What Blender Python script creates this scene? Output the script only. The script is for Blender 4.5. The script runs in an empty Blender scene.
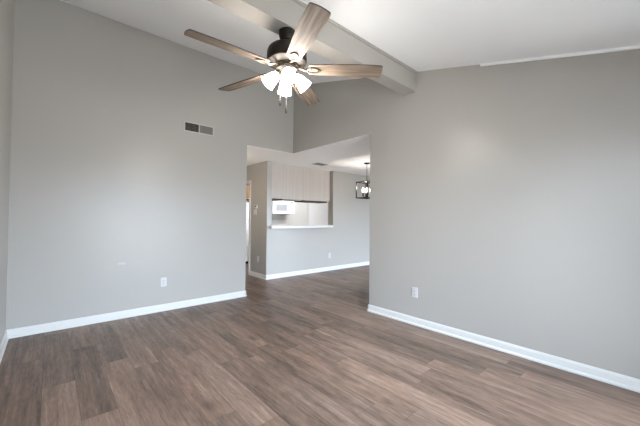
import bpy, bmesh, math, random
from mathutils import Vector, Matrix
random.seed(7)
C = bpy.context.scene
COL = C.collection
R = math.radians

# ------------------------------------------------------------------ camera
H = 2.44                                   # flat ceiling of the dining side
ZC, SL = 3.684, 0.2524                     # vaulted ceiling: z = ZC + SL*y
KY, KX = 0.927, 0.035                      # kitchen partition planes
cam_d = bpy.data.cameras.new('camera')
cam = bpy.data.objects.new('camera', cam_d); COL.objects.link(cam)
cam_d.lens = 17.15; cam_d.sensor_width = 36; cam_d.sensor_fit = 'HORIZONTAL'
cam_d.clip_start = 0.02
yaw, pit, rol = R(41.517), R(0.997), R(0.525)
Fv = Vector((math.sin(yaw)*math.cos(pit), math.cos(yaw)*math.cos(pit), math.sin(pit)))
Rv = Vector((math.cos(yaw), -math.sin(yaw), 0)); Uv = Rv.cross(Fv)
R2 = Rv*math.cos(rol) + Uv*math.sin(rol); U2 = Uv*math.cos(rol) - Rv*math.sin(rol)
M = Matrix((R2, U2, -Fv)).transposed().to_4x4()
M.translation = Vector((-3.2986, -4.4841, 1.2636))
cam.matrix_world = M
C.camera = cam

# ------------------------------------------------------------------ world, daylight, exposure
w = bpy.data.worlds.new('world'); C.world = w; w.use_nodes = True
SKY, GROUND_GLOW = 25, 9.5                   # bright sky above, added upward glow below the horizon
def build_world():
    nt = w.node_tree; bg = nt.nodes['Background']
    tc = nt.nodes.new('ShaderNodeTexCoord'); sp = nt.nodes.new('ShaderNodeSeparateXYZ'); nt.links.new(tc.outputs['Generated'], sp.inputs[0])
    mr = nt.nodes.new('ShaderNodeMapRange'); nt.links.new(sp.outputs['Z'], mr.inputs[0]); mr.inputs[1].default_value = -.02; mr.inputs[2].default_value = .04
    mx = nt.nodes.new('ShaderNodeMix'); mx.data_type = 'RGBA'; nt.links.new(mr.outputs[0], mx.inputs['Factor'])
    mx.inputs['A'].default_value = (GROUND_GLOW*.97, GROUND_GLOW, GROUND_GLOW*1.03, 1); mx.inputs['B'].default_value = (SKY*.78, SKY*.91, SKY*1.10, 1)
    nt.links.new(mx.outputs['Result'], bg.inputs[0]); bg.inputs[1].default_value = 1
build_world()
vs = C.view_settings
vs.view_transform = 'Standard'; vs.look = 'None'; vs.gamma = 1; vs.use_curve_mapping = False
vs.exposure = 0.36

def area(name, loc, rot, sx, sy, power, col):
    l = bpy.data.lights.new(name, 'AREA'); l.shape = 'RECTANGLE'; l.size = sx; l.size_y = sy
    l.energy = power; l.color = col
    o = bpy.data.objects.new(name, l); COL.objects.link(o); o.location = loc; o.rotation_euler = rot
    return o
# daylight comes from the sky through two added, unseen glazed openings (light portals over each)
for args in (('portal_patio', (-1.475, -5.30, 1.04), (R(90), 0, 0), 2.25, 2.08), ('portal_dining', (2.75, -3.05, 1.04), (R(90), 0, 0), 1.8, 2.08)):
    area(*args, 1, (1, 1, 1)).data.cycles.is_portal = True

# ------------------------------------------------------------------ node helpers
ALB = .85                                  # overall reflectance of the painted and wooden surfaces
def lin(c):
    return tuple(ALB*((v/255)/12.92 if v/255 <= .04045 else ((v/255+.055)/1.055)**2.4) for v in c) + (1,)
def mat(name, col, rough=.5, metal=0, spec=.5, bump=0, bscale=200, var=0, vscale=3, emit=None, es=0):
    m = bpy.data.materials.new(name); m.use_nodes = True
    nt = m.node_tree; b = nt.nodes['Principled BSDF']
    b.inputs['Base Color'].default_value = lin(col); b.inputs['Roughness'].default_value = rough
    b.inputs['Metallic'].default_value = metal; b.inputs['Specular IOR Level'].default_value = spec
    tc = nt.nodes.new('ShaderNodeTexCoord')
    if bump:
        n = nt.nodes.new('ShaderNodeTexNoise'); n.inputs['Scale'].default_value = bscale; n.inputs['Detail'].default_value = 3
        nt.links.new(tc.outputs['Object'], n.inputs['Vector'])
        bp = nt.nodes.new('ShaderNodeBump'); bp.inputs['Strength'].default_value = bump; bp.inputs['Distance'].default_value = .002
        nt.links.new(n.outputs['Fac'], bp.inputs['Height']); nt.links.new(bp.outputs['Normal'], b.inputs['Normal'])
    if var:
        n = nt.nodes.new('ShaderNodeTexNoise'); n.inputs['Scale'].default_value = vscale; n.inputs['Detail'].default_value = 4
        nt.links.new(tc.outputs['Object'], n.inputs['Vector'])
        cr = nt.nodes.new('ShaderNodeValToRGB')
        cr.color_ramp.elements[0].position = .3; cr.color_ramp.elements[1].position = .7
        cr.color_ramp.elements[0].color = lin([v*(1-var) for v in col]); cr.color_ramp.elements[1].color = lin([min(255, v*(1+var)) for v in col])
        nt.links.new(n.outputs['Fac'], cr.inputs['Fac']); nt.links.new(cr.outputs['Color'], b.inputs['Base Color'])
    if emit:
        b.inputs['Emission Color'].default_value = emit; b.inputs['Emission Strength'].default_value = es
    return m

def mth(nt, op, a, b=None, c=None):
    n = nt.nodes.new('ShaderNodeMath'); n.operation = op
    for i, v in enumerate((a, b, c)):
        if v is None: continue
        if isinstance(v, (int, float)): n.inputs[i].default_value = v
        else: nt.links.new(v, n.inputs[i])
    return n.outputs[0]

def floor_material():
    m = bpy.data.materials.new('vinyl_planks'); m.use_nodes = True; nt = m.node_tree; L = nt.links
    b = nt.nodes['Principled BSDF']
    tc = nt.nodes.new('ShaderNodeTexCoord'); sp = nt.nodes.new('ShaderNodeSeparateXYZ'); L.new(tc.outputs['Object'], sp.inputs[0])
    W, LEN = .19, 1.32
    u = mth(nt, 'DIVIDE', mth(nt, 'ADD', sp.outputs['X'], 2.56 + 19*W), W)
    row = mth(nt, 'FLOOR', u); fu = mth(nt, 'FRACT', u)
    wn = nt.nodes.new('ShaderNodeTexWhiteNoise'); wn.noise_dimensions = '1D'; L.new(row, wn.inputs['W'])
    v = mth(nt, 'DIVIDE', mth(nt, 'ADD', mth(nt, 'ADD', sp.outputs['Y'], 20.0), mth(nt, 'MULTIPLY', wn.outputs['Value'], LEN)), LEN)
    seg = mth(nt, 'FLOOR', v); fv = mth(nt, 'FRACT', v)
    cb = nt.nodes.new('ShaderNodeCombineXYZ'); L.new(row, cb.inputs[0]); L.new(seg, cb.inputs[1])
    w2 = nt.nodes.new('ShaderNodeTexWhiteNoise'); w2.noise_dimensions = '3D'; L.new(cb.outputs[0], w2.inputs['Vector'])
    sc = nt.nodes.new('ShaderNodeSeparateColor'); L.new(w2.outputs['Color'], sc.inputs[0])
    # grain vector, shifted per plank
    gx = mth(nt, 'ADD', sp.outputs['X'], mth(nt, 'MULTIPLY', sc.outputs[0], 31))
    gy = mth(nt, 'ADD', sp.outputs['Y'], mth(nt, 'MULTIPLY', sc.outputs[1], 47))
    def grain(kx, ky, det, dist=0.0):
        c = nt.nodes.new('ShaderNodeCombineXYZ'); L.new(mth(nt, 'MULTIPLY', gx, kx), c.inputs[0]); L.new(mth(nt, 'MULTIPLY', gy, ky), c.inputs[1])
        n = nt.nodes.new('ShaderNodeTexNoise'); n.inputs['Scale'].default_value = 1; n.inputs['Detail'].default_value = det
        n.inputs['Distortion'].default_value = dist; L.new(c.outputs[0], n.inputs['Vector']); return n.outputs['Fac']
    g1 = grain(9, .9, 4, .8); g2 = grain(60, 2.2, 4, .3); g3 = grain(4, 3, 2); g4 = grain(17, 1.6, 3, .6)
    g5 = grain(26, 5.5, 4, 1.2); g6 = grain(130, 12, 2)
    f = mth(nt, 'ADD', mth(nt, 'MULTIPLY', g1, .32), mth(nt, 'MULTIPLY', g2, .26))
    f = mth(nt, 'ADD', f, mth(nt, 'MULTIPLY', g4, .28))
    f = mth(nt, 'ADD', f, mth(nt, 'MULTIPLY', g5, .22))
    f = mth(nt, 'ADD', f, mth(nt, 'MULTIPLY', mth(nt, 'SUBTRACT', g6, .5), .20))
    f = mth(nt, 'ADD', f, mth(nt, 'MULTIPLY', sc.outputs[2], .13))
    cr = nt.nodes.new('ShaderNodeValToRGB'); e = cr.color_ramp.elements
    e[0].position = .45; e[0].color = lin((84, 70, 61)); e[1].position = .90; e[1].color = lin((194, 171, 154))
    k = e.new(.585); k.color = lin((123, 103, 90)); k = e.new(.71); k.color = lin((151, 128, 113))
    L.new(f, cr.inputs['Fac'])
    # some planks redder
    mx = nt.nodes.new('ShaderNodeMix'); mx.data_type = 'RGBA'; mx.blend_type = 'MULTIPLY'
    L.new(mth(nt, 'MULTIPLY', g3, sc.outputs[0]), mx.inputs['Factor']); L.new(cr.outputs['Color'], mx.inputs['A']); mx.inputs['B'].default_value = (1.0, .87, .79, 1)
    # knots
    vo = nt.nodes.new('ShaderNodeTexVoronoi'); vo.inputs['Scale'].default_value = 1
    c = nt.nodes.new('ShaderNodeCombineXYZ'); L.new(mth(nt, 'MULTIPLY', gx, 4.2), c.inputs[0]); L.new(mth(nt, 'MULTIPLY', gy, 1.9), c.inputs[1]); L.new(c.outputs[0], vo.inputs['Vector'])
    kn = nt.nodes.new('ShaderNodeMapRange'); L.new(vo.outputs['Distance'], kn.inputs[0])
    kn.inputs[1].default_value = .02; kn.inputs[2].default_value = .22; kn.inputs[3].default_value = .7; kn.inputs[4].default_value = 0
    mk = nt.nodes.new('ShaderNodeMix'); mk.data_type = 'RGBA'; L.new(kn.outputs[0], mk.inputs['Factor']); L.new(mx.outputs['Result'], mk.inputs['A']); mk.inputs['B'].default_value = lin((66, 55, 51))
    # seams
    du = mth(nt, 'MULTIPLY', mth(nt, 'MINIMUM', fu, mth(nt, 'SUBTRACT', 1, fu)), W)
    dv = mth(nt, 'MULTIPLY', mth(nt, 'MINIMUM', fv, mth(nt, 'SUBTRACT', 1, fv)), LEN)
    d = mth(nt, 'MINIMUM', du, dv)
    seam = mth(nt, 'LESS_THAN', d, .0016)
    ms = nt.nodes.new('ShaderNodeMix'); ms.data_type = 'RGBA'; L.new(mth(nt, 'MULTIPLY', seam, .5), ms.inputs['Factor']); L.new(mk.outputs['Result'], ms.inputs['A']); ms.inputs['B'].default_value = lin((58, 48, 43))
    L.new(ms.outputs['Result'], b.inputs['Base Color'])
    b.inputs['Roughness'].default_value = .42; b.inputs['Specular IOR Level'].default_value = .4
    bp = nt.nodes.new('ShaderNodeBump'); bp.inputs['Strength'].default_value = .12; bp.inputs['Distance'].default_value = .002
    L.new(mth(nt, 'SUBTRACT', g2, mth(nt, 'MULTIPLY', seam, .8)), bp.inputs['Height']); L.new(bp.outputs['Normal'], b.inputs['Normal'])
    return m

def wood_material(name, dark, mid, light, kx=2.0, ky=38, rough=.5):
    m = bpy.data.materials.new(name); m.use_nodes = True; nt = m.node_tree; L = nt.links
    b = nt.nodes['Principled BSDF']; tc = nt.nodes.new('ShaderNodeTexCoord')
    oi = nt.nodes.new('ShaderNodeObjectInfo')
    ad = nt.nodes.new('ShaderNodeVectorMath'); ad.operation = 'MULTIPLY'; L.new(tc.outputs['Object'], ad.inputs[0]); ad.inputs[1].default_value = (kx, ky, ky)
    a2 = nt.nodes.new('ShaderNodeVectorMath'); a2.operation = 'ADD'; L.new(ad.outputs[0], a2.inputs[0])
    cb = nt.nodes.new('ShaderNodeCombineXYZ')
    for i in range(3): L.new(mth(nt, 'MULTIPLY', oi.outputs['Random'], 50), cb.inputs[i])
    L.new(cb.outputs[0], a2.inputs[1])
    n = nt.nodes.new('ShaderNodeTexNoise'); n.inputs['Scale'].default_value = 1; n.inputs['Detail'].default_value = 5; n.inputs['Distortion'].default_value = .4
    L.new(a2.outputs[0], n.inputs['Vector'])
    cr = nt.nodes.new('ShaderNodeValToRGB'); e = cr.color_ramp.elements
    e[0].position = .32; e[0].color = lin(dark); e[1].position = .68; e[1].color = lin(light); k = e.new(.5); k.color = lin(mid)
    L.new(n.outputs['Fac'], cr.inputs['Fac']); L.new(cr.outputs['Color'], b.inputs['Base Color']); b.inputs['Roughness'].default_value = rough; b.inputs['Specular IOR Level'].default_value = .25
    return m

M_wall = mat('greige_paint', (182, 178, 172), .34, spec=.36, bump=.2, bscale=70)
M_ceil = mat('white_ceiling_paint', (246, 246, 246), .75, bump=.35, bscale=60)
M_ceil.node_tree.nodes['Principled BSDF'].inputs['Base Color'].default_value = (.92, .92, .92, 1)
M_trim = mat('white_trim_paint', (226, 225, 222), .35)
M_beam = mat('beam_paint', (174, 168, 160), .5, bump=.1, bscale=70)
M_floor = floor_material()
M_bronze = mat('oil_rubbed_bronze', (40, 34, 27), .5, metal=.25, spec=.3, var=.12, vscale=30)
M_iron = mat('bronze_bracket', (84, 73, 62), .4, metal=.7, var=.1, vscale=40)
M_blade = wood_material('weathered_oak', (90, 78, 68), (123, 107, 93), (150, 132, 115), 3, 45, .65)
M_edge = mat('blade_edge_dark', (44, 36, 32), .5, var=.1)
M_black = mat('black_iron', (38, 35, 33), .45, metal=.6, var=.1, vscale=30)
M_shade = mat('frosted_glass', (245, 243, 240), .4, emit=(1, .955, .90, 1), es=58)
M_bulb = mat('lit_bulb', (255, 250, 240), .3, emit=(1, .90, .78, 1), es=22)
M_candle = mat('lit_candle_bulb', (255, 250, 240), .3, emit=(1, .9, .78, 1), es=5)
M_plate = mat('white_plastic', (208, 208, 208), .35, var=.01)
M_slot = mat('dark_slot', (60, 58, 56), .6, var=.05)
M_vent = mat('vent_enamel', (196, 193, 186), .45, var=.02)
M_louver = mat('louver_enamel', (128, 124, 117), .5, var=.03)
M_dark = mat('duct_dark', (46, 43, 40), .9, var=.1)
M_oak = wood_material('honey_oak', (140, 96, 56), (172, 124, 76), (196, 150, 98), 30, 5, .4)
M_under_shade = mat('underside_shade', (62, 50, 42), .7, var=.1)  # dark brown carries the shade under the cabinets
M_white = mat('white_appliance', (244, 245, 246), .28, var=.005)
M_mwglass = mat('microwave_window', (168, 174, 180), .15, var=.02)
M_grey = mat('grey_panel', (150, 152, 154), .4, var=.03)
M_cream = wood_material('streaked_panel', (196, 188, 182), (200, 192, 186), (205, 197, 191), 22, .8, .6)
M_counter = mat('pale_laminate', (226, 224, 220), .35, var=.015, vscale=60)
M_lamp = mat('fill_light_diffuser', (250, 250, 250), .5, emit=(.95, .98, 1, 1), es=35)
M_handle = mat('brushed_metal', (170, 168, 165), .3, metal=1, var=.03)
def glass_mat():
    m = bpy.data.materials.new('window_glass'); m.use_nodes = True; nt = m.node_tree
    nt.nodes.remove(nt.nodes['Principled BSDF']); out = nt.nodes['Material Output']
    t = nt.nodes.new('ShaderNodeBsdfTransparent'); t.inputs[0].default_value = (.96, .98, .98, 1)
    g = nt.nodes.new('ShaderNodeBsdfGlossy'); g.inputs['Roughness'].default_value = .02
    fr = nt.nodes.new('ShaderNodeFresnel'); fr.inputs[0].default_value = 1.45
    mx = nt.nodes.new('ShaderNodeMixShader'); nt.links.new(fr.outputs[0], mx.inputs[0]); nt.links.new(t.outputs[0], mx.inputs[1]); nt.links.new(g.outputs[0], mx.inputs[2])
    nt.links.new(mx.outputs[0], out.inputs[0]); return m
M_glass = glass_mat()

# ------------------------------------------------------------------ mesh helpers
def BM(): return bmesh.new()
def box(bm, x0, x1, y0, y1, z0, z1, bev=0, mi=0):
    r = bmesh.ops.create_cube(bm, size=1)
    vv = r['verts']
    for v in vv:
        v.co = Vector(((x0+x1)/2 + v.co.x*(x1-x0), (y0+y1)/2 + v.co.y*(y1-y0), (z0+z1)/2 + v.co.z*(z1-z0)))
    fs = {f for v in vv for f in v.link_faces}
    for f in fs: f.material_index = mi
    if bev:
        es = list({e for v in vv for e in v.link_edges})
        bmesh.ops.bevel(bm, geom=es, offset=bev, segments=2, affect='EDGES', profile=.5)
    return bm
def prism(bm, pts, axis, a0, a1, mi=0):
    """pts: polygon in the other two axes, extruded along axis from a0 to a1."""
    def P(p, a):
        return {'x': (a, p[0], p[1]), 'y': (p[0], a, p[1]), 'z': (p[0], p[1], a)}[axis]
    A = [bm.verts.new(P(p, a0)) for p in pts]; B = [bm.verts.new(P(p, a1)) for p in pts]
    fs = [bm.faces.new(A), bm.faces.new(B[::-1])]
    n = len(pts)
    for i in range(n): fs.append(bm.faces.new((A[i], B[i], B[(i+1) % n], A[(i+1) % n])))
    for f in fs: f.material_index = mi
    return bm
def lathe(bm, prof, seg=32, mtx=None, cap=True):
    rings = []
    for r, z in prof:
        if r < 1e-5: rings.append([bm.verts.new((0, 0, z))])
        else: rings.append([bm.verts.new((r*math.cos(2*math.pi*i/seg), r*math.sin(2*math.pi*i/seg), z)) for i in range(seg)])
    for a, b in zip(rings, rings[1:]):
        for i in range(seg):
            j = (i+1) % seg
            if len(a) == 1 and len(b) == 1: continue
            if len(a) == 1: bm.faces.new((a[0], b[j], b[i]))
            elif len(b) == 1: bm.faces.new((a[i], a[j], b[0]))
            else: bm.faces.new((a[i], a[j], b[j], b[i]))
    if cap:
        for rg in (rings[0], rings[-1]):
            if len(rg) > 1: bm.faces.new(rg)
    if mtx: bmesh.ops.transform(bm, matrix=mtx, verts=[v for rg in rings for v in rg])
    return bm
def tube(bm, pts, r, seg=8, closed=False):
    pts = [Vector(p) for p in pts]; n = len(pts); rings = []
    for i, p in enumerate(pts):
        if closed: t = pts[(i+1) % n] - pts[i-1]
        else: t = pts[min(i+1, n-1)] - pts[max(i-1, 0)]
        t.normalize()
        up = Vector((0, 0, 1)) if abs(t.z) < .9 else Vector((1, 0, 0))
        a = t.cross(up).normalized(); b = t.cross(a)
        rings.append([bm.verts.new(p + a*r*math.cos(2*math.pi*k/seg) + b*r*math.sin(2*math.pi*k/seg)) for k in range(seg)])
    m = n if closed else n-1
    for i in range(m):
        A, B = rings[i], rings[(i+1) % n]
        for k in range(seg): bm.faces.new((A[k], A[(k+1) % seg], B[(k+1) % seg], B[k]))
    if not closed: bm.faces.new(rings[0]); bm.faces.new(rings[-1])
    return bm
def obj(name, bm, mats, parent=None, smooth=False, mtx=None):
    bmesh.ops.recalc_face_normals(bm, faces=bm.faces)
    me = bpy.data.meshes.new(name); bm.to_mesh(me); bm.free()
    for m in (mats if isinstance(mats, (list, tuple)) else [mats]): me.materials.append(m)
    if smooth:
        for p in me.polygons: p.use_smooth = True
        me.set_sharp_from_angle(angle=R(40))
    o = bpy.data.objects.new(name, me); COL.objects.link(o)
    if parent: o.parent = parent
    if mtx: o.matrix_local = mtx
    return o
def struct(name, bm, m, parent=None, smooth=False):
    o = obj(name, bm, m, parent, smooth)
    if not parent: o['kind'] = 'structure'
    return o
def thing(name, label, cat, loc=(0, 0, 0), rotz=0, group=None):
    o = bpy.data.objects.new(name, None); COL.objects.link(o); o.location = loc; o.rotation_euler = (0, 0, rotz)
    o.empty_display_size = .1
    o['label'] = label; o['category'] = cat
    if group: o['group'] = group
    return o
def tag(o, label, cat, group=None):
    o['label'] = label; o['category'] = cat
    if group: o['group'] = group
    return o
def zc(y): return ZC + SL*y

# ------------------------------------------------------------------ structure
XL, YB, T = -3.6176, -5.15, .12            # left wall, wall behind camera, thickness
XE, YK, YS = 3.95, 3.45, -2.9              # dining east wall, kitchen far wall, dining south wall
JX, JY = -.9243, -1.7919                   # opening jambs
struct('floor', box(BM(), XL-.15, 4.6, YB-.15, YK+.15, -.1, 0), M_floor)
# main vault
bm = prism(BM(), [(T, zc(T)), (YB-T, zc(YB-T)), (YB-T, zc(YB-T)+.12), (T, zc(T)+.12)], 'x', XL-T, T)
struct('ceiling', bm, M_ceil)
struct('ceiling_dining', prism(prism(BM(), [(JX, .002), (4.6, .002), (4.6, YK+.1), (-1.4, YK+.1), (-1.4, T), (JX, T)], 'z', H, H+.1),
       [(.002, JY), (.002, .002), (4.6, .002), (4.6, YS-.1), (T, YS-.1), (T, JY)], 'z', H, H+.1), M_ceil)
# far wall with the corner opening
struct('wall_far', prism(BM(), [(XL-T, 0), (JX, 0), (JX, H+.003), (T, H+.003), (T, ZC), (XL-T, ZC)], 'y', 0, T), M_wall)
struct('wall_right', prism(BM(), [(YB-T, 0), (JY, 0), (JY, H+.003), (0, H+.003), (0, zc(0)), (YB-T, zc(YB-T))], 'x', 0, T), M_wall)
struct('wall_left', prism(BM(), [(YB-T, 0), (0, 0), (0, zc(0)), (YB-T, zc(YB-T))], 'x', XL-T, XL), M_wall)
# wall behind the camera with an unseen patio door opening added for daylight
px0, px1, pz = -2.6, -.35, 2.08
bm = BM()
zt = zc(YB) + .0
box(bm, XL, px0, YB-T, YB, 0, zt); box(bm, px1, 0, YB-T, YB, 0, zt); box(bm, px0, px1, YB-T, YB, pz, zt)
struct('wall_behind', bm, M_wall)
d = struct('door_1', box(box(box(box(BM(), px0, px0+.06, YB-.09, YB-.03, 0, pz), px1-.06, px1, YB-.09, YB-.03, 0, pz), px0+.06, px1-.06, YB-.09, YB-.03, pz-.06, pz), px0+.06, px1-.06, YB-.09, YB-.03, 0, .05), M_trim)
mid = (px0+px1)/2
obj('stile', box(BM(), mid-.04, mid+.04, YB-.085, YB-.035, .05, pz-.06), M_trim, d)
obj('pane', box(BM(), px0+.06, mid-.04, YB-.065, YB-.059, .05, pz-.06), M_glass, d)
obj('pane', box(BM(), mid+.04, px1-.06, YB-.065, YB-.059, .05, pz-.06), M_glass, d)
# dining side walls, glazed door added in the south one for daylight (out of view)
struct('wall_dining_east', box(BM(), XE, XE+T, YS-T, KY, 0, H), M_wall)
qx0, qx1 = 1.9, 3.6
bm = BM(); box(bm, T, qx0, YS-T, YS, 0, H); box(bm, qx1, XE, YS-T, YS, 0, H); box(bm, qx0, qx1, YS-T, YS, pz, H)
struct('wall_dining_south', bm, M_wall)
f = struct('door_3', box(box(box(box(BM(), qx0, qx0+.06, YS-.09, YS-.03, 0, pz), qx1-.06, qx1, YS-.09, YS-.03, 0, pz), qx0+.06, qx1-.06, YS-.09, YS-.03, pz-.06, pz), qx0+.06, qx1-.06, YS-.09, YS-.03, 0, .05), M_trim)
obj('pane', box(BM(), qx0+.06, qx1-.06, YS-.065, YS-.059, .05, pz-.06), M_glass, f)
struct('wall_hall_blocker', box(BM(), -1.4, -1.3, T, YK, 0, H), M_wall)  # unseen wall added only to block light in the hall
# kitchen partition: side face with doorway, front with pass-through
PT = .17                                    # partition thickness
ox0, ox1, oz = .15, 1.92, 1.045
bm = BM()
box(bm, KX, ox0, KY, KY+PT, 0, H)                       # end post
box(bm, ox0, ox1, KY, KY+PT, 0, oz)                     # half wall
box(bm, ox1, 4.5, KY, KY+PT, 0, H)
struct('wall_partition', bm, M_wall)
dy0, dy1, dz = 1.652, 2.55, 2.04
bm = BM()
box(bm, KX, KX+.12, KY+PT, dy0, 0, H); box(bm, KX, KX+.12, dy1, YK, 0, H); box(bm, KX, KX+.12, dy0, dy1, dz, H)
struct('wall_kitchen_side', bm, M_wall)
cw = .055
bm = BM()
box(bm, KX-.016, KX, dy0-cw, dy0, 0, dz+cw, .003); box(bm, KX-.016, KX, dy1, dy1+cw, 0, dz+cw, .003); box(bm, KX-.016, KX, dy0, dy1, dz, dz+cw, .003)
box(bm, KX-.002, KX+.125, dy0, dy0+.018, 0, dz-.018); box(bm, KX-.002, KX+.125, dy1-.018, dy1, 0, dz-.018); box(bm, KX-.002, KX+.125, dy0, dy1, dz-.018, dz)
struct('trim_1', bm, M_trim)                            # doorway casing
struct('wall_kitchen_far', box(BM(), -1.3, 4.6, YK, YK+T, 0, H), M_trim if False else mat('kitchen_paint', (222, 221, 218), .5, bump=.1, bscale=90))
struct('wall_kitchen_east', box(BM(), 4.5, 4.6, KY, YK, 0, H), M_wall)
struct('trim_2', box(BM(), ox0, ox1, KY+.12, KY+.155, 1.68, H), M_cream)   # streaked panel filling the top of the pass-through
# baseboards: moulded profile
BH = .09
def skirting(name, p0, p1, nrm):
    """runs from p0 to p1 (xy), nrm = into the room"""
    p0, p1, nrm = Vector(p0), Vector(p1), Vector(nrm)
    prof = [(0, 0), (.026, 0), (.026, .012), (.019, .022), (.014, .024), (.014, BH-.018), (.009, BH-.006), (.005, BH), (0, BH)]
    bm = BM(); A = []; B = []
    for t, z in prof:
        a = p0 + nrm*t; b = p1 + nrm*t
        A.append(bm.verts.new((a.x, a.y, z))); B.append(bm.verts.new((b.x, b.y, z)))
    bm.faces.new(A); bm.faces.new(B[::-1]); n = len(prof)
    for i in range(n): bm.faces.new((A[i], B[i], B[(i+1) % n], A[(i+1) % n]))
    return struct(name, bm, M_trim)
skirting('baseboard_far', (XL, 0), (JX+.012, 0), (0, -1))
skirting('baseboard_right', (0, JY+.012), (0, YB), (-1, 0))
skirting('baseboard_left', (XL, YB), (XL, 0), (1, 0))
skirting('baseboard_jamb_far', (JX, -.014), (JX, T), (1, 0))
skirting('baseboard_jamb_right', (-.014, JY), (T, JY), (0, 1))
skirting('baseboard_partition', (KX-.014, KY), (XE, KY), (0, -1))
skirting('baseboard_kitchen_side', (KX, KY-.014), (KX, dy0-cw), (-1, 0))
# slim cove strip where the right wall meets the vault, in front of the beam
ya, yb = -3.24, YB
bm = BM()
prism(bm, [(ya, zc(ya)), (ya, zc(ya)-.022), (yb, zc(yb)-.022), (yb, zc(yb))], 'x', -.02, 0)
struct('trim_3', bm, M_ceil)
# beam across the vault
BY0, BY1, BZ = -2.335, -2.498, 2.81
struct('ceiling_beam', prism(BM(), [(BY0, BZ), (BY1, BZ), (BY1, zc(BY1)), (BY0, zc(BY0))], 'x', XL, 0), M_beam)
struct('trim_4', prism(BM(), [(BY1, zc(BY1)-.03), (BY1-.018, zc(BY1-.018)-.02), (BY1-.018, zc(BY1-.018)), (BY1, zc(BY1))], 'x', XL, 0), M_beam)

# ------------------------------------------------------------------ ceiling fan
FX, FY = -1.853, -2.42
fan = thing('ceiling_fan', 'five-bladed bronze ceiling fan with lit frosted shades under the beam', 'ceiling fan', (FX, FY, 0))
obj('canopy', lathe(BM(), [(0, 2.81), (.066, 2.81), (.068, 2.795), (.066, 2.765), (.058, 2.738), (.042, 2.722), (.024, 2.716), (0, 2.716)]), M_bronze, fan, True)
obj('downrod', lathe(BM(), [(.014, 2.72), (.014, 2.69), (.03, 2.685), (.034, 2.66), (.014, 2.655)], 20), M_bronze, fan, True)
obj('motor_housing', lathe(BM(), [(0, 2.69), (.05, 2.688), (.105, 2.68), (.142, 2.664), (.156, 2.648), (.163, 2.625), (.165, 2.59), (.164, 2.56), (.158, 2.545), (.13, 2.532), (.10, 2.526), (.098, 2.512), (0, 2.512)], 48), M_bronze, fan, True)
BZ0 = 2.498
def blade_bm():
    bm = BM(); top = []; bot = []
    out = []
    x0, x1 = .185, .79
    N = 14
    def hw(t): return .054 + .022*math.sin(min(1, t*1.25)*math.pi/2) - .004*max(0, t-.8)/.2
    edge = []
    # right side from root to tip, then tip, then left
    side = [(x0 + (x1-.02-x0)*i/N, hw(i/N)) for i in range(N+1)]
    rt = [(x0-.012, .022), (x0-.004, .040)]
    half = rt + side + [(x1-.009, hw(1)-.002), (x1-.003, hw(1)-.008), (x1, hw(1)-.018), (x1+.004, .03)]
    outl = [(x, -y) for x, y in half] + [(x1+.006, 0)] + [(x, y) for x, y in half[::-1]]
    for x, y in outl:
        top.append(bm.verts.new((x, y, .004))); bot.append(bm.verts.new((x, y, -.004)))
    n = len(outl)
    # keep faces well shaped: strips across
    ft = bm.faces.new(top); fb = bm.faces.new(bot[::-1])
    for i in range(n):
        q = bm.faces.new((top[i], top[(i+1) % n], bot[(i+1) % n], bot[i])); q.material_index = 1
    return bm
def blade_frame(bm):
    # thin dark band round the rim, seen from above and below
    return bm
PITCH = R(-13)
for k in range(5):
    ang = R(33.18 + 72*k)
    mb = Matrix.Translation((0, 0, BZ0)) @ Matrix.Rotation(ang, 4, 'Z') @ Matrix.Rotation(PITCH, 4, 'X')
    bl = obj('blade', blade_bm(), [M_blade, M_edge], fan, mtx=mb)
    bm = BM()
    # bracket: twin arms running to an open loop screwed to the blade underside
    lp = []
    for i in range(24):
        a = 2*math.pi*i/24
        lp.append((.225 + .052*math.cos(a)*(1.0), (.030 - .006*math.cos(a))*math.sin(a), -.010))
    tube(bm, lp, .0062, 8, True)
    tube(bm, [(.095, 0, .012), (.125, .004, .006), (.15, .004, -.006), (.176, 0, -.011)], .011, 8)
    for sx_, sy_ in ((.262, .012), (.262, -.012), (.2, 0)):
        lathe(bm, [(0, -.012), (.006, -.012), (.006, -.004), (0, -.004)], 10, Matrix.Translation((sx_, sy_, 0)))
    obj('blade_bracket', bm, M_iron, bl, True)
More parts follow.
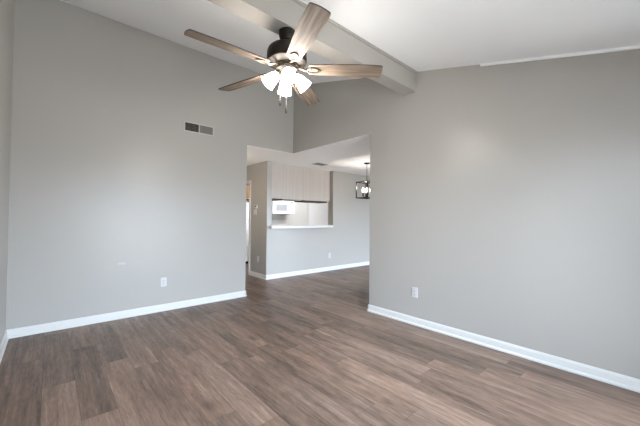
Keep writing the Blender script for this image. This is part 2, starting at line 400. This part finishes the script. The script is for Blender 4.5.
# light kit
obj('light_fitter', lathe(BM(), [(0, 2.515), (.088, 2.515), (.095, 2.5), (.09, 2.482), (.066, 2.468), (.058, 2.45), (.055, 2.43), (.042, 2.412), (.02, 2.402), (.012, 2.39), (0, 2.386)], 36), M_bronze, fan, True)
def shade_bm():
    prof_o = [(.024, 0), (.030, -.012), (.040, -.035), (.047, -.062), (.051, -.09), (.057, -.116), (.060, -.124)]
    prof_i = [(r-.004, z+.001) for r, z in prof_o[::-1]]
    return lathe(BM(), prof_o + prof_i + [prof_o[0]], 28, cap=False)
for k in range(4):
    ang = R(241 + 90*k)
    m0 = Matrix.Rotation(ang, 4, 'Z')
    root_ = Vector((.068, 0, 2.456))
    axis = Matrix.Translation(root_) @ Matrix.Rotation(R(-43), 4, 'Y')
    mm = m0 @ axis
    arm = BM()
    lathe(arm, [(0, .012), (.02, .010), (.026, -.002), (.027, -.016), (.022, -.02), (0, -.02)], 20)
    hold = obj('shade_holder', arm, M_iron, fan, True, mtx=mm)
    sh = obj('shade', shade_bm(), M_shade, fan, True, mtx=mm @ Matrix.Translation((0, 0, -.010)))
    sh['label'] = 'lit white frosted glass shade'
    bb = lathe(BM(), [(0, -.014), (.012, -.018), (.014, -.04), (.026, -.07), (.027, -.085), (.018, -.102), (0, -.106)], 16)
    obj('bulb', bb, M_bulb, sh, True)
    l = bpy.data.lights.new('fan_lamp', 'POINT'); l.energy = 1.2; l.color = (1, .94, .87); l.shadow_soft_size = .045
    lo = bpy.data.objects.new('fan_lamp', l); COL.objects.link(lo); lo.parent = fan
    lo.matrix_local = mm @ Matrix.Translation((0, 0, -.17))
# pull chains
for (dx, dy, zb) in ((-.042, .030, 2.205), (.0, .004, 2.145)):
    bm = BM(); z = 2.42
    tube(bm, [(dx*.6, dy*.6, 2.40), (dx, dy, zb+.03)], .0012, 6)
    while z > zb+.03:
        bmesh.ops.create_uvsphere(bm, u_segments=6, v_segments=4, radius=.0024, matrix=Matrix.Translation((dx, dy, z))); z -= .012
    ch = obj('pull_chain', bm, M_handle, fan, True)
    obj('pull_knob', lathe(BM(), [(0, zb+.032), (.004, zb+.03), (.007, zb+.02), (.008, zb-.008), (.005, zb-.016), (0, zb-.017)], 12, Matrix.Translation((dx, dy, 0))), M_bronze, ch, True)

# ------------------------------------------------------------------ lantern pendant in the dining area
PX, PY = 1.69, -.331
pen = thing('pendant_lantern', 'black open-cage lantern pendant with lit candle bulbs in dining area', 'pendant light', (PX, PY, 0))
zt, zb, hs = 2.03, 1.70, .155
obj('canopy', lathe(BM(), [(0, H), (.062, H), (.062, H-.014), (.05, H-.024), (.012, H-.03), (0, H-.03)], 28), M_black, pen, True)
obj('rod', tube(BM(), [(0, 0, H-.02), (0, 0, zb+.03)], .0065, 10), M_black, pen, True)
bm = BM(); t = .009
for sx_ in (-1, 1):
    for sy_ in (-1, 1): box(bm, sx_*hs-t, sx_*hs+t, sy_*hs-t, sy_*hs+t, zb, zt)
for z in (zb, zt):
    for s in (-1, 1):
        box(bm, -hs-t, hs+t, s*hs-t, s*hs+t, z-t, z+t); box(bm, s*hs-t, s*hs+t, -hs+t, hs-t, z-t, z+t)
box(bm, -hs, hs, -.006, .006, zt-.006, zt+.006); box(bm, -.006, .006, -hs, hs, zt-.006, zt+.006)
box(bm, -hs, hs, -.006, .006, zb-.006, zb+.006); box(bm, -.006, .006, -hs, hs, zb-.006, zb+.006)
obj('cage', bm, M_black, pen)
obj('hub', lathe(BM(), [(0, zb+.06), (.012, zb+.055), (.028, zb+.035), (.028, zb+.015), (.012, zb-.01), (0, zb-.014)], 18), M_black, pen, True)
for k in range(4):
    a = R(45 + 90*k + 3); c_, s_ = math.cos(a), math.sin(a); rr = .078
    am = obj('arm', tube(BM(), [(0, 0, zb+.03), (.4*rr*c_, .4*rr*s_, zb+.018), (.85*rr*c_, .85*rr*s_, zb+.022), (rr*c_, rr*s_, zb+.045)], .006, 8), M_black, pen, True)
    obj('socket', lathe(BM(), [(0, zb+.035), (.022, zb+.037), (.024, zb+.046), (.014, zb+.05), (.014, zb+.115), (0, zb+.115)], 16, Matrix.Translation((rr*c_, rr*s_, 0))), M_black, am, True)
    obj('bulb', lathe(BM(), [(0, zb+.115), (.013, zb+.118), (.021, zb+.14), (.024, zb+.165), (.018, zb+.195), (.007, zb+.215), (0, zb+.22)], 16, Matrix.Translation((rr*c_, rr*s_, 0))), M_candle, am, True)
l = bpy.data.lights.new('pendant_lamp', 'POINT'); l.energy = 15; l.color = (1, .90, .8); l.shadow_soft_size = .03
lo = bpy.data.objects.new('pendant_lamp', l); COL.objects.link(lo); lo.parent = pen; lo.location = (0, 0, zb+.235)

# ------------------------------------------------------------------ vents
# wall return grille, local x along wall, local -y out of the wall
gv = thing('wall_vent', 'two-section metal air register high on the far wall, left of the opening', 'vent', (-1.695, 0, 2.55))
gw, gh = .215, .072
bm = BM(); fr = .016
box(bm, -gw, gw, -.01, 0, gh-fr, gh, .002); box(bm, -gw, gw, -.01, 0, -gh, -gh+fr, .002)
box(bm, -gw, -gw+fr, -.01, 0, -gh+fr, gh-fr, .002); box(bm, gw-fr, gw, -.01, 0, -gh+fr, gh-fr, .002); box(bm, -.007, .007, -.01, 0, -gh+fr, gh-fr)
obj('frame', bm, M_vent, gv)
for s in (-1, 1):
    b0, b1 = (-gw+fr, -.007) if s < 0 else (.007, gw-fr)
    o = obj('duct_shade_sheet', box(BM(), b0, b1, -.0025, -.0005, -gh+fr, gh-fr), M_dark, gv)  # solid dark sheet painted as the shade between the louvres
    bm = BM(); n = 11
    for i in range(n):
        xa = b0 + (b1-b0)*(i+.5)/n
        # vertical louvre blades, turned opposite ways in the two halves
        dx = -.0028 if s < 0 else .0072
        pts = [(xa+dx, -.0098), (xa+dx+.0012, -.0098), (xa-dx+.0012, -.0028), (xa-dx, -.0028)]
        prism(bm, pts, 'z', -gh+fr, gh-fr)
    for i in range(1, 5):
        zz = -gh+fr + (2*gh-2*fr)*i/5
        box(bm, b0, b1, -.0042, -.003, zz-.0012, zz+.0012)
    obj('louvers', bm, M_louver, gv)

cv = thing('ceiling_vent', 'small grey metal register on the flat dining ceiling', 'vent', (1.06, .45, H))
bm = BM(); a, b_ = .155, .105; fr = .018
box(bm, -a, a, b_-fr, b_, -.009, 0, .002); box(bm, -a, a, -b_, -b_+fr, -.009, 0, .002); box(bm, -a, -a+fr, -b_+fr, b_-fr, -.009, 0, .002); box(bm, a-fr, a, -b_+fr, b_-fr, -.009, 0, .002)
obj('frame', bm, M_vent, cv)
obj('duct_shade_sheet', box(BM(), -a+fr, a-fr, -b_+fr, b_-fr, -.0022, -.0004), M_dark, cv)  # dark sheet in place of the duct's inner shade
bm = BM()
for i in range(7):
    yy = -b_+fr + (2*b_-2*fr)*(i+.5)/7
    prism(bm, [(yy-.007, -.003), (yy+.004, -.0095), (yy+.006, -.0085), (yy-.005, -.0025)], 'x', -a+fr, a-fr)
obj('louvers', bm, M_louver, cv)

# ------------------------------------------------------------------ outlets and switch
def outlet(label, loc, rotz, pw=.038, ph=.060):
    """local -y points out of the wall"""
    t = thing('electrical_outlet', label, 'outlet', loc, rotz, 'white duplex wall outlets')
    obj('cover_plate', box(BM(), -pw, pw, -.006, 0, -ph, ph, .0025), M_plate, t)
    for s in (-1, 1):
        zc_ = s*.021
        r = obj('receptacle', box(BM(), -.017, .017, -.009, -.005, zc_-.014, zc_+.014, .002), M_plate, t)
        bm = BM(); box(bm, -.0085, -.0060, -.0094, -.0088, zc_-.003, zc_+.007); box(bm, .0060, .0085, -.0094, -.0088, zc_-.003, zc_+.006)
        box(bm, -.0022, .0022, -.0094, -.0088, zc_-.0105, zc_-.006)
        obj('slots', bm, M_slot, r)
    obj('screw', lathe(BM(), [(0, -.0075), (.0032, -.0072), (.0034, -.006), (0, -.006)], 10, Matrix.Rotation(R(-90), 4, 'X') @ Matrix.Scale(-1, 4, (0, 0, 1))) if False else box(BM(), -.003, .003, -.0072, -.0058, -.003, .003, .0008), M_handle, t)
    return t
outlet('white wall outlet low on the far wall under the air register', (-2.136, 0, .385), 0)
outlet('white wall outlet low on the right wall near the opening', (0, -2.492, .385), R(-90))
outlet('small white outlet on the kitchen partition under the pass-through counter', (1.813, KY, .36), 0)
outlet('small white outlet low on the narrow hall face beside the kitchen doorway', (KX, 1.261, .385), R(-90))
sw = thing('light_switch', 'white light switch plate on the narrow hall face beside kitchen doorway', 'switch', (KX, 1.40, 1.385), R(-90))
obj('cover_plate', box(BM(), -.058, .058, -.006, 0, -.058, .058, .0025), M_plate, sw)
for s in (-1, 1):
    obj('toggle', prism(BM(), [(-.006, -.01), (-.006, .012), (-.016, .014), (-.013, .004)], 'x', s*.023-.005, s*.023+.005), M_plate, sw)
th = thing('thermostat', 'small thermostat above the light switch beside the kitchen doorway', 'thermostat', (KX, 1.345, 1.50), R(-90))
obj('body', box(BM(), -.045, .045, -.024, 0, -.035, .035, .005), M_plate, th)
obj('display', box(BM(), -.028, .028, -.0245, -.0225, -.006, .022), M_slot, th)

# ------------------------------------------------------------------ pass-through counter and kitchen
ct = tag(obj('counter', prism(BM(), [(.07, .80), (ox1-.11, .80), (ox1-.02, KY-.001), (ox1-.001, KY-.001), (ox1-.001, KY+PT+.06), (ox0+.001, KY+PT+.06), (ox0+.001, KY-.001), (.07, KY-.001)], 'z', oz+.001, oz+.05), M_counter), 'pale laminate bar counter capping the half wall of the pass-through', 'counter')

def cabinet(label, x0, x1, y0, y1, z0, z1, face, doors=2, group=None, panel=M_oak, lip=.004):
    """face = +1: doors towards +y, -1: doors towards -y"""
    t = thing('kitchen_cabinet', label, 'cabinet', ((x0+x1)/2, (y0+y1)/2, z0), 0, group)
    hx, hy, hz = (x1-x0)/2, (y1-y0)/2, z1-z0
    obj('body', box(BM(), -hx, hx, -hy, hy, lip, hz), panel, t)
    obj('shaded_bottom_board', box(BM(), -hx, hx, -hy, hy, 0, lip), M_under_shade, t)  # board coloured dark to stand for underside shade
    wd = 2*hx/doors
    for i in range(doors):
        a, b = -hx + wd*i + .003, -hx + wd*(i+1) - .003
        ys = sorted((face*hy, face*(hy+.018))); yr = sorted((face*(hy+.016), face*(hy+.024)))
        dr = obj('door', box(box(BM(), a, b, ys[0], ys[1], .012, hz-.012, .003), a+.05, b-.05, yr[0], yr[1], .062, hz-.062, .003), panel, t)
        hx_ = b-.03 if i % 2 == 0 else a+.03
        yk = sorted((face*(hy+.018), face*(hy+.04)))
        obj('knob', box(BM(), hx_-.01, hx_+.01, yk[0], yk[1], .03, .05, .004), M_handle, dr)
    return t
cz, y0c = 1.668, KY+.155  # deep lips below show a dark strip painted as underside shade
cabinet('brown wall cabinet with underside shade painted dark at left end of the pass-through', ox0+.005, .52, y0c, y0c+.32, cz-.02, H-.001, 1, 1, 'cabinets over the pass-through', lip=.045)
cabinet('brown wall cabinet with underside shade painted dark at right end of the pass-through', 1.08, ox1-.06, y0c, y0c+.32, cz-.02, H-.001, 1, 2, 'cabinets over the pass-through', lip=.045)
hood = tag(obj('under_cabinet_light', box(BM(), .535, 1.065, y0c+.01, y0c+.3, cz-.005, cz+.04, .004), M_grey), 'grey flat fixture between the two dark cabinet undersides above pass-through', 'light fixture')

# microwave over the range
mx0, mx1, my = 1.52, 2.31, 3.03
mw = thing('microwave', 'white over-the-range microwave seen through the pass-through', 'microwave', ((mx0+mx1)/2, my, 1.375))
hw_ = (mx1-mx0)/2
obj('body', box(BM(), -hw_, hw_, .02, YK-my, 0, .42, .006), M_white, mw)
dr = obj('door', box(BM(), -hw_+.003, hw_*.50, -.006, .02, .012, .408, .006), M_white, mw)
obj('window', box(BM(), -hw_+.12, hw_*.50-.09, -.009, -.004, .10, .29, .003), M_mwglass, dr)
obj('handle', tube(BM(), [(hw_*.42, -.006, .06), (hw_*.42, -.035, .08), (hw_*.42, -.035, .34), (hw_*.42, -.006, .36)], .009, 10), M_white, dr, True)
cp = obj('control_panel', box(BM(), hw_*.505, hw_-.003, -.006, .02, .012, .408, .006), M_white, mw)
obj('display', box(BM(), hw_*.58, hw_-.05, -.0085, -.005, .33, .375), M_grey, cp)
for i in range(4):
    for j in range(3): obj('button', box(BM(), hw_*.585+j*.042, hw_*.585+j*.042+.03, -.0085, -.005, .07+i*.055, .105+i*.055, .002), M_plate, cp)
obj('vent_grille', box(BM(), -hw_+.02, hw_-.02, .03, .35, -.004, .002), M_grey, mw)
cabinet('brown cabinet above the white microwave', mx0, mx1, my+.1, YK-.001, 1.80, H-.001, -1, 2, 'cabinets on the kitchen far wall')
# range under it
rg = thing('kitchen_range', 'white kitchen range below the microwave with raised back panel', 'stove', ((mx0+mx1)/2, 2.79, 0))
obj('body', box(BM(), -.385, .385, 0, .655, .05, .90, .008), M_white, rg)
obj('cooktop', box(BM(), -.388, .388, -.01, .60, .90, .915, .004), M_white, rg)
for bx, by in ((-.19, .15), (.19, .15), (-.19, .44), (.19, .44)):
    obj('burner', lathe(BM(), [(0, .915), (.09, .915), (.1, .92), (.09, .926), (0, .926)], 24, Matrix.Translation((bx, by, 0))), M_black, rg, True)
obj('back_panel', box(BM(), -.385, .385, .59, .655, .90, 1.20, .01), M_white, rg)
od = obj('oven_door', box(BM(), -.38, .38, -.03, 0, .22, .84, .008), M_white, rg)
obj('handle', tube(BM(), [(-.3, -.03, .78), (-.3, -.07, .78), (.3, -.07, .78), (.3, -.03, .78)], .01, 8), M_handle, od, True)

# refrigerator seen through the doorway
fx0, fx1, fy = .58, 1.34, 2.80
fx0, fx1 = .62, 1.38
fg = thing('refrigerator', 'white top-freezer refrigerator seen through the kitchen doorway', 'refrigerator', ((fx0+fx1)/2, 3.10, 0))
hf = (fx1-fx0)/2
obj('body', box(BM(), -hf, hf, 0, .34, .07, 1.68, .008), M_white, fg)
obj('plinth', box(BM(), -hf+.01, hf-.01, .02, .3, 0, .07), M_dark, fg)
for nm, z0, z1, hz0, hz1 in (('freezer_door', 1.185, 1.68, 1.22, 1.45), ('fridge_door', .075, 1.172, .75, 1.13)):
    dd = obj(nm, box(BM(), -hf, hf, -.055, -.003, z0, z1, .01), M_white, fg)
    obj('handle', box(BM(), hf-.06, hf-.035, -.09, -.055, hz0, hz1, .008), M_white, dd)
cabinet('brown oak cabinet above the refrigerator, seen through the doorway', fx0-.06, fx1+.06, 3.09, YK-.001, 1.76, 2.16, -1, 2, 'cabinets on the kitchen far wall')

# plain white door on the far kitchen wall
d2 = struct('door_2', box(BM(), 3.22, 4.06, YK-.03, YK-.001, .01, 2.03, .003), M_white)
obj('casing', box(box(box(BM(), 3.15, 3.22, YK-.02, YK-.001, 0, 2.10), 4.06, 4.13, YK-.02, YK-.001, 0, 2.10), 3.22, 4.06, YK-.02, YK-.001, 2.03, 2.10), M_trim, d2)
obj('door_handle', lathe(BM(), [(0, 0), (.025, 0), (.025, .006), (.01, .012), (.012, .03), (.026, .045), (.022, .06), (0, .064)], 18, Matrix.Translation((3.29, YK-.03, .98)) @ Matrix.Rotation(R(90), 4, 'X')), M_handle, d2, True)
hl = thing('hall_fill_lamp', 'added unseen warm fill lamp in the hall facing the kitchen doorway', 'fill lamp', (-1.3, 1.05, 1.75), R(90))  # unseen lamp added to warm and brighten the narrow hall face
obj('backplate', box(BM(), -.06, .06, -.015, 0, -.11, .11, .004), M_handle, hl)
obj('glass_shade', lathe(BM(), [(0, -.10), (.05, -.10), (.062, -.05), (.066, 0), (.066, .10), (.060, .11), (0, .11)], 24, Matrix.Translation((0, -.082, 0))), mat('hall_fill_glow', (250, 240, 225), .5, emit=(1, .86, .70, 1), es=55), hl, True)
obj('cap', lathe(BM(), [(0, .112), (.074, .112), (.074, .122), (0, .122)], 24, Matrix.Translation((0, -.082, 0))), M_handle, hl, True)  # cap added to keep this lamp's light off the ceiling
# unseen ceiling lamp added to brighten the kitchen, above the pass-through frame
kl = thing('kitchen_fill_light', 'added unseen white fill light on the kitchen ceiling', 'fill light', (2.2, 2.0, H))
obj('housing', box(BM(), -1.22, 1.22, -.11, .11, -.03, 0, .004), M_white, kl)
obj('diffuser', box(BM(), -1.2, 1.2, -.09, .09, -.085, -.03, .02), M_lamp, kl)
# faint smear of filler low on the far wall
bm = BM()
outl = [(-.045, .004), (-.03, .016), (-.012, .010), (.004, .020), (.02, .008), (.045, .012), (.04, -.006), (.012, -.012), (-.018, -.006), (-.038, -.010)]
prism(bm, [(-2.615 + a, .675 + b) for a, b in outl], 'y', -.0008, 0)
tag(obj('filler_smear', bm, mat('wall_filler', (196, 194, 192), .7, var=.02, vscale=60)), 'faint pale filler smear low on the far wall left of the outlet', 'filler mark')
